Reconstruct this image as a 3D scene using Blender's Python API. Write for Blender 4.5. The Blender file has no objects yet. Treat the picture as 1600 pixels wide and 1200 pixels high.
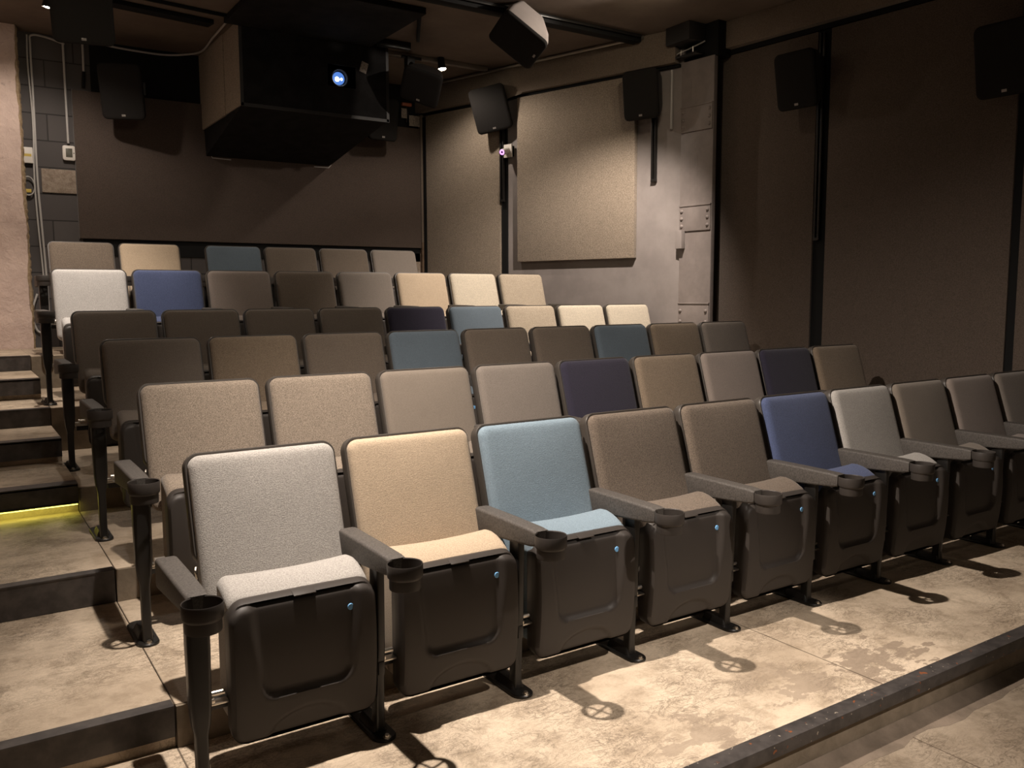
import bpy, bmesh, math, random
from mathutils import Vector, Matrix

random.seed(7)
C = bpy.context.scene.collection
scn = bpy.context.scene

# ------------------------------------------------------------------ camera
cam_d = bpy.data.cameras.new('camera')
cam_d.sensor_width = 36.0
cam_d.lens = 1340.35 / 1600 * 36.0
cam_d.clip_start = 0.05
cam = bpy.data.objects.new('camera', cam_d)
C.objects.link(cam)
Rr = Vector((0.8359972, -0.5487203, -0.0038341))
Ru = Vector((0.0604682, 0.0851766, 0.9945293))
Rf = Vector((0.5453918, 0.8316556, -0.1043875))
cam.matrix_world = Matrix(((Rr.x, Ru.x, -Rf.x, -0.62212), (Rr.y, Ru.y, -Rf.y, -2.94207), (Rr.z, Ru.z, -Rf.z, 1.48224), (0, 0, 0, 1)))
scn.camera = cam

# ------------------------------------------------------------------ world, exposure
scn.view_settings.view_transform = 'Standard'
scn.view_settings.look = 'None'
scn.view_settings.gamma = 1.0
scn.view_settings.exposure = 0.0
scn.view_settings.use_curve_mapping = False
w = bpy.data.worlds.new('world')
scn.world = w
w.use_nodes = True
w.node_tree.nodes['Background'].inputs[0].default_value = (1.0, 0.86, 0.72, 1)
w.node_tree.nodes['Background'].inputs[1].default_value = 0.024

WARM = (1.0, 0.872, 0.765)
# the room's track spotlights plus one added fill lamp: position, aim, watts, cone (deg), blend, radius
SPOTS = [
    ('A', (3.78, 5.07, 3.84), (3.9, 4.6, 1.0), 38, 165, 0.5, 0.03),
    ('B', (0.20, 5.00, 3.82), (-0.15, 5.45, 1.0), 60, 150, 0.5, 0.03),
    ('C', (0.25, -0.20, 3.60), (2.10, -0.45, 0.0), 850, 110, 0.85, 0.03),
    ('D', (2.05, -3.30, 3.60), (1.85, -0.95, 0.0), 560, 32, 0.8, 0.04),
    ('E', (0.05, 3.50, 3.70), (0.0, 4.80, 1.0), 225, 70, 0.6, 0.03),
    ('F', (4.45, 2.15, 3.86), (3.5, 3.2, 3.55), 85, 60, 0.7, 0.03),
    ('G', (4.10, 2.15, 3.86), (4.25, 3.95, 1.0), 560, 80, 0.65, 0.03),
    ('H', (1.20, 1.00, 3.72), (1.6, 2.7, 1.0), 42, 140, 0.9, 0.12),  # unseen lamp added as fill to lift the dark third and fourth rows
]
LIGHTS = {}
for n, loc, aim, watt, cone, blend, rad in SPOTS:
    ld = bpy.data.lights.new('spot_light', 'SPOT')
    ld.energy = watt
    ld.color = WARM
    ld.spot_size = math.radians(cone)
    ld.spot_blend = blend
    ld.shadow_soft_size = rad
    lo = bpy.data.objects.new('spot_light', ld)
    d = (Vector(aim) - Vector(loc)).normalized()
    lo.matrix_world = Matrix.Translation(Vector(loc) + d * 0.11) @ d.to_track_quat('-Z', 'Y').to_matrix().to_4x4()
    C.objects.link(lo)
    LIGHTS[n] = (lo, Vector(loc), d)


# ------------------------------------------------------------------ materials
class NT:
    def __init__(s, name):
        s.m = bpy.data.materials.new(name)
        s.m.use_nodes = True
        s.t = s.m.node_tree
        s.t.nodes.clear()
        s.out = s.n('ShaderNodeOutputMaterial')
        s.b = s.n('ShaderNodeBsdfPrincipled')
        s.l(s.b.outputs[0], s.out.inputs[0])

    def n(s, t, **k):
        x = s.t.nodes.new(t)
        for a, b in k.items():
            setattr(x, a, b)
        return x

    def l(s, a, b):
        s.t.links.new(a, b)

    def set(s, x, i, v):
        if hasattr(v, 'is_output'):
            s.l(v, x.inputs[i])
        else:
            x.inputs[i].default_value = v

    def math(s, op, a, b=0.0, c=None):
        x = s.n('ShaderNodeMath', operation=op)
        s.set(x, 0, a)
        s.set(x, 1, b)
        if c is not None:
            s.set(x, 2, c)
        return x.outputs[0]

    def step(s, v, lo, hi):
        x = s.n('ShaderNodeMapRange', interpolation_type='SMOOTHSTEP')
        s.set(x, 0, v)
        s.set(x, 1, lo)
        s.set(x, 2, hi)
        return x.outputs[0]

    def coord(s, scale=(1, 1, 1), loc=(0, 0, 0)):
        tc = s.n('ShaderNodeTexCoord')
        mp = s.n('ShaderNodeMapping')
        mp.inputs['Scale'].default_value = scale
        mp.inputs['Location'].default_value = loc
        s.l(tc.outputs['Object'], mp.inputs[0])
        return mp.outputs[0]

    def noise(s, co, scale, detail=4, rough=0.55, dist=0.0):
        x = s.n('ShaderNodeTexNoise')
        s.l(co, x.inputs['Vector'])
        x.inputs['Scale'].default_value = scale
        x.inputs['Detail'].default_value = detail
        x.inputs['Roughness'].default_value = rough
        x.inputs['Distortion'].default_value = dist
        return x.outputs[0]

    def mix(s, f, a, b):
        x = s.n('ShaderNodeMix', data_type='RGBA')
        s.set(x, 0, f)
        for i, v in ((6, a), (7, b)):
            if hasattr(v, 'is_output'):
                s.l(v, x.inputs[i])
            else:
                x.inputs[i].default_value = (*v, 1) if len(v) == 3 else v
        return x.outputs[2]

    def bump(s, h, strength=0.3, dist=0.002):
        x = s.n('ShaderNodeBump')
        x.inputs['Strength'].default_value = strength
        x.inputs['Distance'].default_value = dist
        s.l(h, x.inputs['Height'])
        s.l(x.outputs[0], s.b.inputs['Normal'])

    def base(s, c):
        if hasattr(c, 'is_output'):
            s.l(c, s.b.inputs['Base Color'])
        else:
            s.b.inputs['Base Color'].default_value = (*c, 1)

    def p(s, **k):
        for a, v in k.items():
            s.set(s.b, a.replace('_', ' '), v)


def mul(c, f):
    return tuple(min(1, x * f) for x in c)


def fabric(name, c, lo=0.78, hi=1.22, scale=260, spec=0.12):
    k = NT(name)
    co = k.coord()
    n1 = k.noise(co, scale, 2, 0.6)
    n2 = k.noise(co, scale * 2.6, 1, 0.5)
    n3 = k.noise(co, 9, 3, 0.5)
    f = k.step(k.math('ADD', k.math('MULTIPLY', n1, 0.7), k.math('MULTIPLY', n2, 0.3)), 0.36, 0.64)
    col = k.mix(f, mul(c, lo), mul(c, hi))
    col = k.mix(k.math('MULTIPLY', k.step(n3, 0.45, 0.75), 0.16), col, mul(c, 0.7))
    k.base(col)
    k.p(Roughness=0.95)
    k.b.inputs['Specular IOR Level'].default_value = spec
    k.b.inputs['Sheen Weight'].default_value = 0.15
    k.b.inputs['Sheen Roughness'].default_value = 0.5
    k.bump(f, 0.35, 0.0015)
    return k.m


def plain(name, c, rough=0.5, metal=0.0, spec=0.5, noise=0.0, nscale=40, bump=0.0, bscale=300):
    k = NT(name)
    if noise or bump:
        co = k.coord()
    if noise:
        n = k.noise(co, nscale, 5, 0.6)
        k.base(k.mix(k.step(n, 0.3, 0.7), mul(c, 1 - noise), mul(c, 1 + noise)))
    else:
        k.base(c)
    if bump:
        k.bump(k.noise(co, bscale, 3, 0.6), bump, 0.001)
    k.p(Roughness=rough, Metallic=metal)
    k.b.inputs['Specular IOR Level'].default_value = spec
    return k.m


def emit(name, c, s):
    k = NT(name)
    k.base((0, 0, 0))
    k.b.inputs['Emission Color'].default_value = (*c, 1)
    k.b.inputs['Emission Strength'].default_value = s
    return k.m


FAB = {
    'silver': fabric('silver grey fabric', (0.37, 0.35, 0.325)),
    'white': fabric('pale grey fabric', (0.57, 0.55, 0.53)),
    'tan': fabric('tan fabric', (0.47, 0.372, 0.268), 0.82, 1.15),
    'tanmelange': fabric('mottled tan fabric', (0.205, 0.158, 0.113), 0.7, 1.3),
    'skyblue': fabric('light blue fabric', (0.205, 0.272, 0.325), 0.85, 1.15),
    'teal': fabric('slate blue fabric', (0.115, 0.146, 0.175), 0.88, 1.12),
    'blue': fabric('royal blue fabric', (0.072, 0.092, 0.175), 0.8, 1.25),
    'navy': fabric('dark navy fabric', (0.030, 0.027, 0.043), 0.88, 1.12),
    'oatmeal': fabric('mottled oatmeal fabric', (0.235, 0.193, 0.152), 0.62, 1.38),
    'cream': fabric('pale oatmeal fabric', (0.55, 0.485, 0.385), 0.7, 1.25),
    'oatpale': fabric('light mottled oatmeal fabric', (0.40, 0.335, 0.255), 0.65, 1.3),
    'beige': fabric('plain beige fabric', (0.20, 0.168, 0.137), 0.9, 1.1),
    'taupe': fabric('taupe brown fabric', (0.155, 0.123, 0.096), 0.65, 1.35),
    'greytaupe': fabric('grey taupe fabric', (0.20, 0.172, 0.148), 0.85, 1.15),
    'mauve': fabric('mauve grey fabric', (0.24, 0.20, 0.175), 0.88, 1.12),
    'darkbrown': fabric('dark brown fabric', (0.14, 0.112, 0.088), 0.8, 1.2),
    'charcoal': fabric('charcoal brown fabric', (0.17, 0.143, 0.12), 0.85, 1.15),
}
BLK = plain('moulded black plastic', (0.041, 0.035, 0.031), 0.52, 0, 0.3, bump=0.06, bscale=500)
ARM = plain('textured dark plastic', (0.075, 0.067, 0.060), 0.6, 0, 0.4, 0.35, 160, 0.25, 260)
RIM = plain('grey brown rim plastic', (0.055, 0.047, 0.04), 0.45, 0, 0.5)
STEEL = plain('black painted steel', (0.012, 0.011, 0.010), 0.35, 0.0, 0.45)
CHROME = plain('bare bright steel', (0.6, 0.56, 0.5), 0.3, 1.0)
DOTM = plain('blue number dot', (0.17, 0.42, 0.75), 0.4)
SPK = plain('black speaker cabinet', (0.022, 0.020, 0.019), 0.5, 0, 0.4, bump=0.1, bscale=600)
GRILLE = plain('black speaker grille cloth', (0.015, 0.0135, 0.0125), 0.9, 0, 0.12, 0.2, 500)
BADGE = plain('grey metal badge', (0.35, 0.33, 0.31), 0.4, 0.6)
BLACKM = plain('matt black paint', (0.008, 0.008, 0.008), 0.8, 0, 0.2)
DULLBLK = plain('dull black board', (0.012, 0.011, 0.011), 0.85, 0, 0.15, 0.3, 8)
PVC = plain('pale grey plastic', (0.42, 0.40, 0.38), 0.5)
WHITEP = plain('white plastic', (0.62, 0.58, 0.53), 0.45)
YEL = plain('yellow mark', (0.5, 0.36, 0.06), 0.5)
LCD = plain('grey green display', (0.09, 0.085, 0.065), 0.25)
GREYW = None


def mat_floor(f=1.0, name='scuffed sealed concrete'):
    k = NT(name)
    co = k.coord()
    big = k.noise(co, 1.6, 4, 0.6)
    mid = k.noise(co, 9, 6, 0.65)
    co2 = k.coord((1.0, 2.6, 1.0))
    v1 = k.math('ABSOLUTE', k.math('SUBTRACT', k.noise(co2, 5.5, 9, 0.68, 1.6), 0.5))
    v2 = k.math('ABSOLUTE', k.math('SUBTRACT', k.noise(co, 13, 6, 0.7, 2.2), 0.5))
    veins = k.math('MAXIMUM', k.math('SUBTRACT', 1.0, k.step(v1, 0.004, 0.026)), k.math('MULTIPLY', k.math('SUBTRACT', 1.0, k.step(v2, 0.004, 0.030)), 0.75))
    v3 = k.math('ABSOLUTE', k.math('SUBTRACT', k.noise(co, 28, 4, 0.7, 2.5), 0.5))
    veins = k.math('MAXIMUM', veins, k.math('MULTIPLY', k.math('SUBTRACT', 1.0, k.step(v3, 0.004, 0.028)), 0.55))
    patch = k.step(k.noise(co, 2.3, 3, 0.5), 0.38, 0.62)
    veins = k.math('MULTIPLY', veins, k.math('ADD', k.math('MULTIPLY', patch, 0.75), 0.2))
    col = k.mix(k.step(big, 0.3, 0.7), mul((0.42, 0.335, 0.245), f), mul((0.68, 0.565, 0.43), f))
    col = k.mix(k.math('MULTIPLY', k.step(mid, 0.45, 0.68), 0.6), col, mul((0.29, 0.225, 0.155), f))
    col = k.mix(k.math('MULTIPLY', veins, 0.8), col, mul((0.12, 0.09, 0.062), f))
    # spilled-drink stains: ragged flat patches
    tc = k.n('ShaderNodeTexCoord')
    sep = k.n('ShaderNodeSeparateXYZ')
    k.l(tc.outputs['Object'], sep.inputs[0])
    rag = k.noise(k.coord((1, 1.6, 1)), 8.5, 7, 0.62)
    st = None
    for cx, cy, rx, ry, wgt in ((2.44, -0.95, 0.30, 0.16, 1.0), (2.03, -0.93, 0.22, 0.12, 0.7), (1.42, -0.99, 0.22, 0.12, 0.7), (1.9, -0.80, 0.25, 0.08, 0.4)):
        dx = k.math('DIVIDE', k.math('SUBTRACT', sep.outputs[0], cx), rx)
        dy = k.math('DIVIDE', k.math('SUBTRACT', sep.outputs[1], cy), ry)
        d = k.math('SQRT', k.math('ADD', k.math('MULTIPLY', dx, dx), k.math('MULTIPLY', dy, dy)))
        s = k.math('MULTIPLY', k.step(k.math('SUBTRACT', k.math('MULTIPLY', rag, 5.0), d), 1.82, 1.92), wgt)
        st = s if st is None else k.math('MAXIMUM', st, s)
    col = k.mix(k.math('MULTIPLY', st, 0.8), col, (0.25, 0.195, 0.145))
    # saw-cut joints running towards the screen
    j = None
    for x0 in (-0.075, 2.27, 4.6):
        s = k.math('SUBTRACT', 1.0, k.step(k.math('ABSOLUTE', k.math('SUBTRACT', sep.outputs[0], x0)), 0.0015, 0.0045))
        j = s if j is None else k.math('MAXIMUM', j, s)
    col = k.mix(k.math('MULTIPLY', j, 0.85), col, (0.07, 0.05, 0.035))
    k.base(col)
    k.p(Roughness=k.math('ADD', k.math('MULTIPLY', mid, 0.35), 0.33))
    k.b.inputs['Specular IOR Level'].default_value = 0.35
    k.bump(k.math('SUBTRACT', mid, k.math('MULTIPLY', veins, 0.8)), 0.25, 0.002)
    return k.m


def mat_rough(name, a, b, scale, bump, bd, rough=0.9, dark=None):
    k = NT(name)
    co = k.coord()
    n = k.noise(co, scale, 8, 0.65)
    n2 = k.noise(co, scale * 4, 5, 0.7, 0.6)
    col = k.mix(k.step(n, 0.3, 0.7), a, b)
    if dark:
        col = k.mix(k.math('MULTIPLY', k.step(n2, 0.60, 0.72), 0.4), col, dark)
    k.base(col)
    k.p(Roughness=rough)
    k.b.inputs['Specular IOR Level'].default_value = 0.2
    k.bump(k.math('ADD', n2, k.math('MULTIPLY', n, 0.6)), bump, bd)
    return k.m


def mat_curb(rust=1.0, name='dark steel edging with rust'):
    k = NT(name)
    co = k.coord()
    n = k.noise(co, 14, 5, 0.6)
    f = k.step(k.noise(co, 26, 3, 0.5, 0.4), 0.66, 0.70)
    f2 = k.step(k.noise(co, 60, 2, 0.5), 0.70, 0.74)
    col = k.mix(k.step(n, 0.3, 0.7), (0.045, 0.040, 0.038), (0.085, 0.075, 0.07))
    col = k.mix(k.math('MULTIPLY', f, rust), col, (0.25, 0.085, 0.035))
    col = k.mix(k.math('MULTIPLY', f2, rust), col, (0.35, 0.30, 0.24))
    k.base(col)
    k.p(Roughness=0.45, Metallic=0.25)
    k.bump(n, 0.15, 0.001)
    return k.m


def mat_block():
    k = NT('dark painted block wall')
    tc = k.n('ShaderNodeTexCoord')
    sep = k.n('ShaderNodeSeparateXYZ')
    k.l(tc.outputs['Object'], sep.inputs[0])
    cb = k.n('ShaderNodeCombineXYZ')
    k.l(k.math('ADD', sep.outputs[0], 0.23), cb.inputs[0])
    k.l(k.math('SUBTRACT', sep.outputs[2], 0.224), cb.inputs[1])
    br = k.n('ShaderNodeTexBrick')
    k.l(cb.outputs[0], br.inputs[0])
    br.inputs['Color1'].default_value = (0.062, 0.054, 0.052, 1)
    br.inputs['Color2'].default_value = (0.075, 0.066, 0.063, 1)
    br.inputs['Mortar'].default_value = (0.02, 0.017, 0.016, 1)
    br.inputs['Scale'].default_value = 1.0
    br.inputs['Mortar Size'].default_value = 0.006
    br.inputs['Mortar Smooth'].default_value = 0.3
    br.inputs['Brick Width'].default_value = 0.5
    br.inputs['Row Height'].default_value = 0.246
    k.base(br.outputs['Color'])
    k.p(Roughness=0.75)
    k.bump(k.math('ADD', k.math('SUBTRACT', 1.0, br.outputs['Fac']), k.math('MULTIPLY', k.noise(k.coord(), 25, 5), 0.25)), 0.6, 0.01)
    return k.m


FLOOR = mat_floor()
LOWER = mat_floor(0.52, 'worn brown concrete')
CURB = mat_curb()
NOSE = mat_curb(0.0, 'dark steel step nosing')
BLOCK = mat_block()
PINK = mat_rough('rough pink grey plaster', (0.50, 0.385, 0.335), (0.62, 0.485, 0.42), 5, 0.7, 0.02, 0.9, (0.22, 0.16, 0.14))
PLEDGE = mat_rough('broken tan plaster edge', (0.36, 0.25, 0.15), (0.52, 0.40, 0.26), 30, 0.9, 0.02)
BARE = mat_rough('bare rough concrete block', (0.33, 0.26, 0.20), (0.50, 0.41, 0.33), 28, 0.9, 0.02, 0.95, (0.16, 0.12, 0.09))
RISER = mat_rough('dirty concrete riser', (0.15, 0.122, 0.088), (0.24, 0.195, 0.145), 6, 0.4, 0.006, 0.8)
COVE = mat_rough('dark cement cove', (0.12, 0.095, 0.072), (0.19, 0.15, 0.115), 7, 0.5, 0.008, 0.7)
CEIL = mat_rough('brown grey ceiling', (0.135, 0.105, 0.085), (0.165, 0.13, 0.105), 3, 0.1, 0.004)
GREYW = mat_rough('grey painted wall', (0.225, 0.198, 0.186), (0.275, 0.244, 0.228), 3.5, 0.12, 0.004, 0.55)
COLM = mat_rough('grey painted riveted steel', (0.205, 0.176, 0.163), (0.25, 0.216, 0.20), 6, 0.25, 0.004, 0.5)
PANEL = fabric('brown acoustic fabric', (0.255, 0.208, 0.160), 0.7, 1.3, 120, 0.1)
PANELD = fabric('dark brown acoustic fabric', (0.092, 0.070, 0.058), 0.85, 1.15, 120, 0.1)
PANEL_SHADED = fabric('brown panel fabric darkened for shade', (0.108, 0.084, 0.068), 0.8, 1.2, 120, 0.1)  # panel fabric with the front right wall's shade darkened into its colour
SOFF = fabric('brown soffit fabric', (0.17, 0.135, 0.105), 0.85, 1.15, 90, 0.1)
METAL = plain('grey galvanised metal', (0.35, 0.32, 0.28), 0.38, 0.8)
BROWNT = mat_rough('brown timber trim', (0.10, 0.065, 0.042), (0.16, 0.11, 0.075), 12, 0.4, 0.004)
BULB = emit('warm lamp glow', (1.0, 0.84, 0.62), 300)
LENS = emit('blue projector lens glow', (0.10, 0.25, 0.75), 1.0)
LENSC = emit('white projector beam core', (0.70, 0.82, 1.0), 12)
LED = emit('yellow LED strip', (0.85, 0.80, 0.14), 6)
IR = emit('purple infrared ring', (0.75, 0.25, 1.0), 3.0)
PAPER = plain('grey paper', (0.30, 0.26, 0.22), 0.8, 0, 0.2, 0.4, 60)
ORANGE = plain('orange plastic', (0.40, 0.11, 0.05), 0.5)


# ------------------------------------------------------------------ mesh helpers
def obj(name, bm, mat, parent=None, smooth=True, ang=35):
    bmesh.ops.recalc_face_normals(bm, faces=bm.faces)
    me = bpy.data.meshes.new(name)
    bm.to_mesh(me)
    bm.free()
    if smooth:
        for p in me.polygons:
            p.use_smooth = True
        me.set_sharp_from_angle(angle=math.radians(ang))
    me.materials.append(mat)
    o = bpy.data.objects.new(name, me)
    C.objects.link(o)
    if parent:
        o.parent = parent
    return o


def thing(name, label, cat, loc=(0, 0, 0), group=None):
    o = bpy.data.objects.new(name, None)
    o.empty_display_size = 0.1
    C.objects.link(o)
    o.location = loc
    return tag(o, label, cat, group)


def tag(o, label, cat, group=None):
    o['label'] = label
    o['category'] = cat
    if group:
        o['group'] = group
    return o


def struct(o):
    o['kind'] = 'structure'
    return o


def box(bm, lo, hi, M=None, bev=0.0):
    r = bmesh.ops.create_cube(bm, size=1.0)
    vs = r['verts']
    for v in vs:
        v.co = Vector([lo[i] + (v.co[i] + 0.5) * (hi[i] - lo[i]) for i in range(3)])
        if M is not None:
            v.co = M @ v.co
    if bev:
        es = list({e for v in vs for e in v.link_edges})
        bmesh.ops.bevel(bm, geom=es, offset=bev, segments=2, profile=0.6, affect='EDGES')
    return bm


def bx(lo, hi, M=None, bev=0.0):
    return box(bmesh.new(), lo, hi, M, bev)


def rr(a, b, r, n=6, k=0):
    """rounded rectangle outline, counter-clockwise; k extra points per straight side"""
    r = max(min(r, a, b), 1e-4)
    cs = ((a - r, b - r, 0), (-(a - r), b - r, 90), (-(a - r), -(b - r), 180), (a - r, -(b - r), 270))
    P = []
    for cx, cy, a0 in cs:
        for i in range(n + 1):
            t = math.radians(a0 + 90 * i / n)
            P.append((cx + r * math.cos(t), cy + r * math.sin(t)))
    if k:
        Q = []
        m = n + 1
        for c in range(4):
            Q += P[c * m:(c + 1) * m]
            p, q = P[(c + 1) * m - 1], P[((c + 1) * m) % len(P)]
            Q += [(p[0] + (q[0] - p[0]) * i / (k + 1), p[1] + (q[1] - p[1]) * i / (k + 1)) for i in range(1, k + 1)]
        P = Q
    return P


def loft(bm, rings, cap0=True, cap1=True, closed=True):
    R = [[bm.verts.new(p) for p in ring] for ring in rings]
    n = len(R[0])
    for A, B in zip(R, R[1:]):
        for i in range(n if closed else n - 1):
            j = (i + 1) % n
            bm.faces.new((A[i], A[j], B[j], B[i]))
    if cap0:
        bm.faces.new(R[0][::-1])
    if cap1:
        bm.faces.new(R[-1])
    return bm


def lathe(bm, prof, n=28, M=None):
    rings = []
    for i in range(n):
        t = 2 * math.pi * i / n
        ring = [Vector((r * math.cos(t), r * math.sin(t), z)) for r, z in prof]
        rings.append([M @ p if M else p for p in ring])
    R = [[bm.verts.new(p) for p in ring] for ring in rings]
    for i in range(n):
        A, B = R[i], R[(i + 1) % n]
        for k in range(len(prof) - 1):
            if prof[k][0] < 1e-6 and prof[k + 1][0] < 1e-6:
                continue
            bm.faces.new((A[k], B[k], B[k + 1], A[k + 1]))
    bmesh.ops.remove_doubles(bm, verts=bm.verts, dist=1e-6)
    return bm


def tube(bm, pts, r=0.01, n=8):
    pts = [Vector(p) for p in pts]
    up = Vector((0.123, 0.2, 0.97))
    rings = []
    for i, p in enumerate(pts):
        a = pts[max(i - 1, 0)]
        b = pts[min(i + 1, len(pts) - 1)]
        t = (b - a).normalized()
        u = t.cross(up)
        if u.length < 0.1:
            u = t.cross(Vector((1, 0, 0)))
        u.normalize()
        v = t.cross(u)
        rings.append([p + r * (math.cos(2 * math.pi * k / n) * u + math.sin(2 * math.pi * k / n) * v) for k in range(n)])
    return loft(bm, rings)


def smoothpath(P, sub=6):
    P = [Vector(p) for p in P]
    out = []
    for i in range(len(P) - 1):
        p0, p1, p2, p3 = P[max(i - 1, 0)], P[i], P[i + 1], P[min(i + 2, len(P) - 1)]
        for k in range(sub):
            t = k / sub
            out.append(0.5 * ((2 * p1) + (p2 - p0) * t + (2 * p0 - 5 * p1 + 4 * p2 - p3) * t * t + (3 * p1 - p0 - 3 * p2 + p3) * t ** 3))
    out.append(P[-1])
    return out


def frame(origin, ex, ey, ez):
    return Matrix(((ex.x, ey.x, ez.x, origin.x), (ex.y, ey.y, ez.y, origin.y), (ex.z, ey.z, ez.z, origin.z), (0, 0, 0, 1)))


def sstep(x, a, b):
    t = max(0.0, min(1.0, (x - a) / (b - a)))
    return t * t * (3 - 2 * t)


# ------------------------------------------------------------------ the room shell
ROW_Y = {1: 0.0, 2: 1.0132, 3: 2.1107, 4: 3.3330, 5: 4.2943, 6: 5.4831}
ROW_X = {1: 0.0, 2: 0.0387, 3: 0.0458, 4: 0.0480, 5: 0.0309, 6: 0.1295}
ROW_Z = {1: 0.0, 2: 0.1446, 3: 0.2894, 4: 0.4243, 5: 0.7250, 6: 0.9916}
FRONT = {1: -1.10, 2: -0.09, 3: 1.06, 4: 2.27, 5: 3.60, 6: 5.02}
XL, XR, YB, ZC = -1.30, 6.30, 6.36, 3.90

struct(obj('floor', bx((XL, -4.2, -0.45), (XR + 1.0, -1.155, -0.155)), LOWER, smooth=False))
XS = -0.075    # the aisle steps end here, the seating tiers begin
for r in range(1, 7):
    y1 = FRONT[r + 1] if r < 6 else YB
    x0 = XL if r in (1,) else XS
    struct(obj('floor', bx((x0, FRONT[r] + (0.012 if r > 1 else 0), -0.45), (XR, y1 + (0.012 if r < 6 else 0), ROW_Z[r])), FLOOR, smooth=False))
# dirty concrete faces of the seating tiers
for r in range(2, 7):
    struct(obj('trim_%d' % r, bx((XS + 0.002, FRONT[r] - 0.004, ROW_Z[r - 1] + 0.001), (XR, FRONT[r] + 0.0115, ROW_Z[r] - 0.002)), RISER, smooth=False))
# front kerb: steel angle, concrete riser, cement cove
o = bx((XL, -1.17, -0.047), (XR + 1, -1.1002, 0.004), bev=0.004)
struct(obj('trim_7', o, CURB))
struct(obj('trim_8', bx((XL, -1.154, -0.154), (XR + 1, -1.101, -0.048)), RISER, smooth=False))
bm = bmesh.new()
rings = []
for i in range(90):
    x = XL + i * (XR + 1 - XL) / 89
    wv = 0.035 * math.sin(i * 1.3) * math.sin(i * 0.37) + random.uniform(-0.012, 0.012)
    y1 = -1.24 - wv * 0.6
    rings.append([(x, -1.156, -0.15), (x, -1.156, -0.125), (x, -1.175, -0.140), (x, -1.205, -0.149), (x, y1, -0.1535), (x, y1 - 0.004, -0.1545)])
loft(bm, rings, closed=False, cap0=False, cap1=False)
struct(obj('trim_9', bm, COVE))

# aisle steps: tread of each tier and the half steps of the two tall rises
treads = [(2, FRONT[2], FRONT[3], ROW_Z[2], 0.0), (3, FRONT[3], 2.29, ROW_Z[3], 0.0), (4, 2.29, 3.0, 0.455, 0.05), (5, 3.0, 3.60, 0.605, 0.03), (6, 3.60, 4.25, ROW_Z[5], 0.0), (7, 4.25, 5.05, 0.875, 0.03), (8, 5.05, YB, 0.995, 0.0)]
zprev = 0.0
xend = {2: -0.075, 3: -0.10, 4: -0.06, 5: -0.03, 6: 0.0, 7: -0.03, 8: 0.0}
for k, (idx, y0, y1, zt, over) in enumerate(treads):
    xe = -0.077
    struct(obj('floor', bx((XL, y0 + 0.014, -0.45), (xe, y1 + 0.013, zt)), FLOOR, smooth=False))
    # dark steel nosing: a top strip and the face below it
    bm = bmesh.new()
    lip = 0.052
    zb = zprev + 0.002 if over == 0 else zt - 0.113
    if idx == 2:
        zb = 0.04
    box(bm, (XL, y0 - over - 0.004, zt - 0.004), (xe - 0.002, y0 + lip, zt + 0.003), bev=0.0015)
    box(bm, (XL, y0 - over, zb), (xe - 0.002, y0 - over + 0.012, zt - 0.002))
    if over:
        box(bm, (XL, y0 - over, zt - 0.012), (xe - 0.002, y0 + 0.014, zt - 0.004))
    struct(obj('trim_%d' % (10 + k), bm, NOSE, smooth=False))
    zprev = zt

# yellow LED strip under the nosing of the fourth tier's step
t = thing('led_strip', 'yellow glowing LED strip under the step edge beside the aisle', 'light strip', (0, 0, 0))
obj('channel', bx((XL, 2.236, 0.346), (XS - 0.005, 2.270, 0.356)), STEEL, t, smooth=False)
obj('diffuser', bx((XL + 0.01, 2.240, 0.339), (XS - 0.01, 2.266, 0.346)), LED, t, smooth=False)

# back wall of dark painted blocks, pink plaster in front of its left part
struct(obj('wall_back', bx((XL, YB, -0.45), (4.45, YB + 0.15, ZC)), BLOCK, smooth=False))
bm = bmesh.new()
edge = []
N = 70
for i in range(N + 1):
    z = 0.99 + (ZC - 0.99) * i / N
    edge.append((0.026 + random.uniform(-0.006, 0.006) + 0.006 * math.sin(z * 7), z))
front = [bm.verts.new((x, 6.17, z)) for x, z in edge]
back = [bm.verts.new((x + random.uniform(-0.004, 0.012), 6.20, z)) for x, z in edge]
lf = [bm.verts.new((XL, 6.17, z)) for x, z in edge]
for i in range(N):
    bm.faces.new((lf[i], front[i], front[i + 1], lf[i + 1]))
    bm.faces.new((front[i], back[i], back[i + 1], front[i + 1]))
struct(obj('wall_left_rear', bm, PINK, ang=60))
bm = bmesh.new()
rings = []
for i in range(N * 2 + 1):
    z = 0.992 + (ZC - 0.992) * i / (N * 2)
    a = 0.044 + random.uniform(-0.005, 0.006)
    rings.append([(0.0, 6.195, z), (a * 0.9, 6.185 + random.uniform(-0.004, 0.004), z), (a + 0.010, 6.21 + random.uniform(-0.006, 0.006), z), (a + 0.016, 6.30, z), (a + 0.018, 6.359, z)])
loft(bm, rings, closed=False, cap0=False, cap1=False)
struct(obj('trim_20', bm, PLEDGE, ang=20))
struct(obj('wall_left', bx((XL - 0.15, -4.2, -0.45), (XL, YB + 0.15, ZC)), PINK, smooth=False))
struct(obj('ceiling', bx((XL - 0.15, -4.2, ZC), (XR + 1.2, YB + 0.15, ZC + 0.15)), CEIL, smooth=False))

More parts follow.
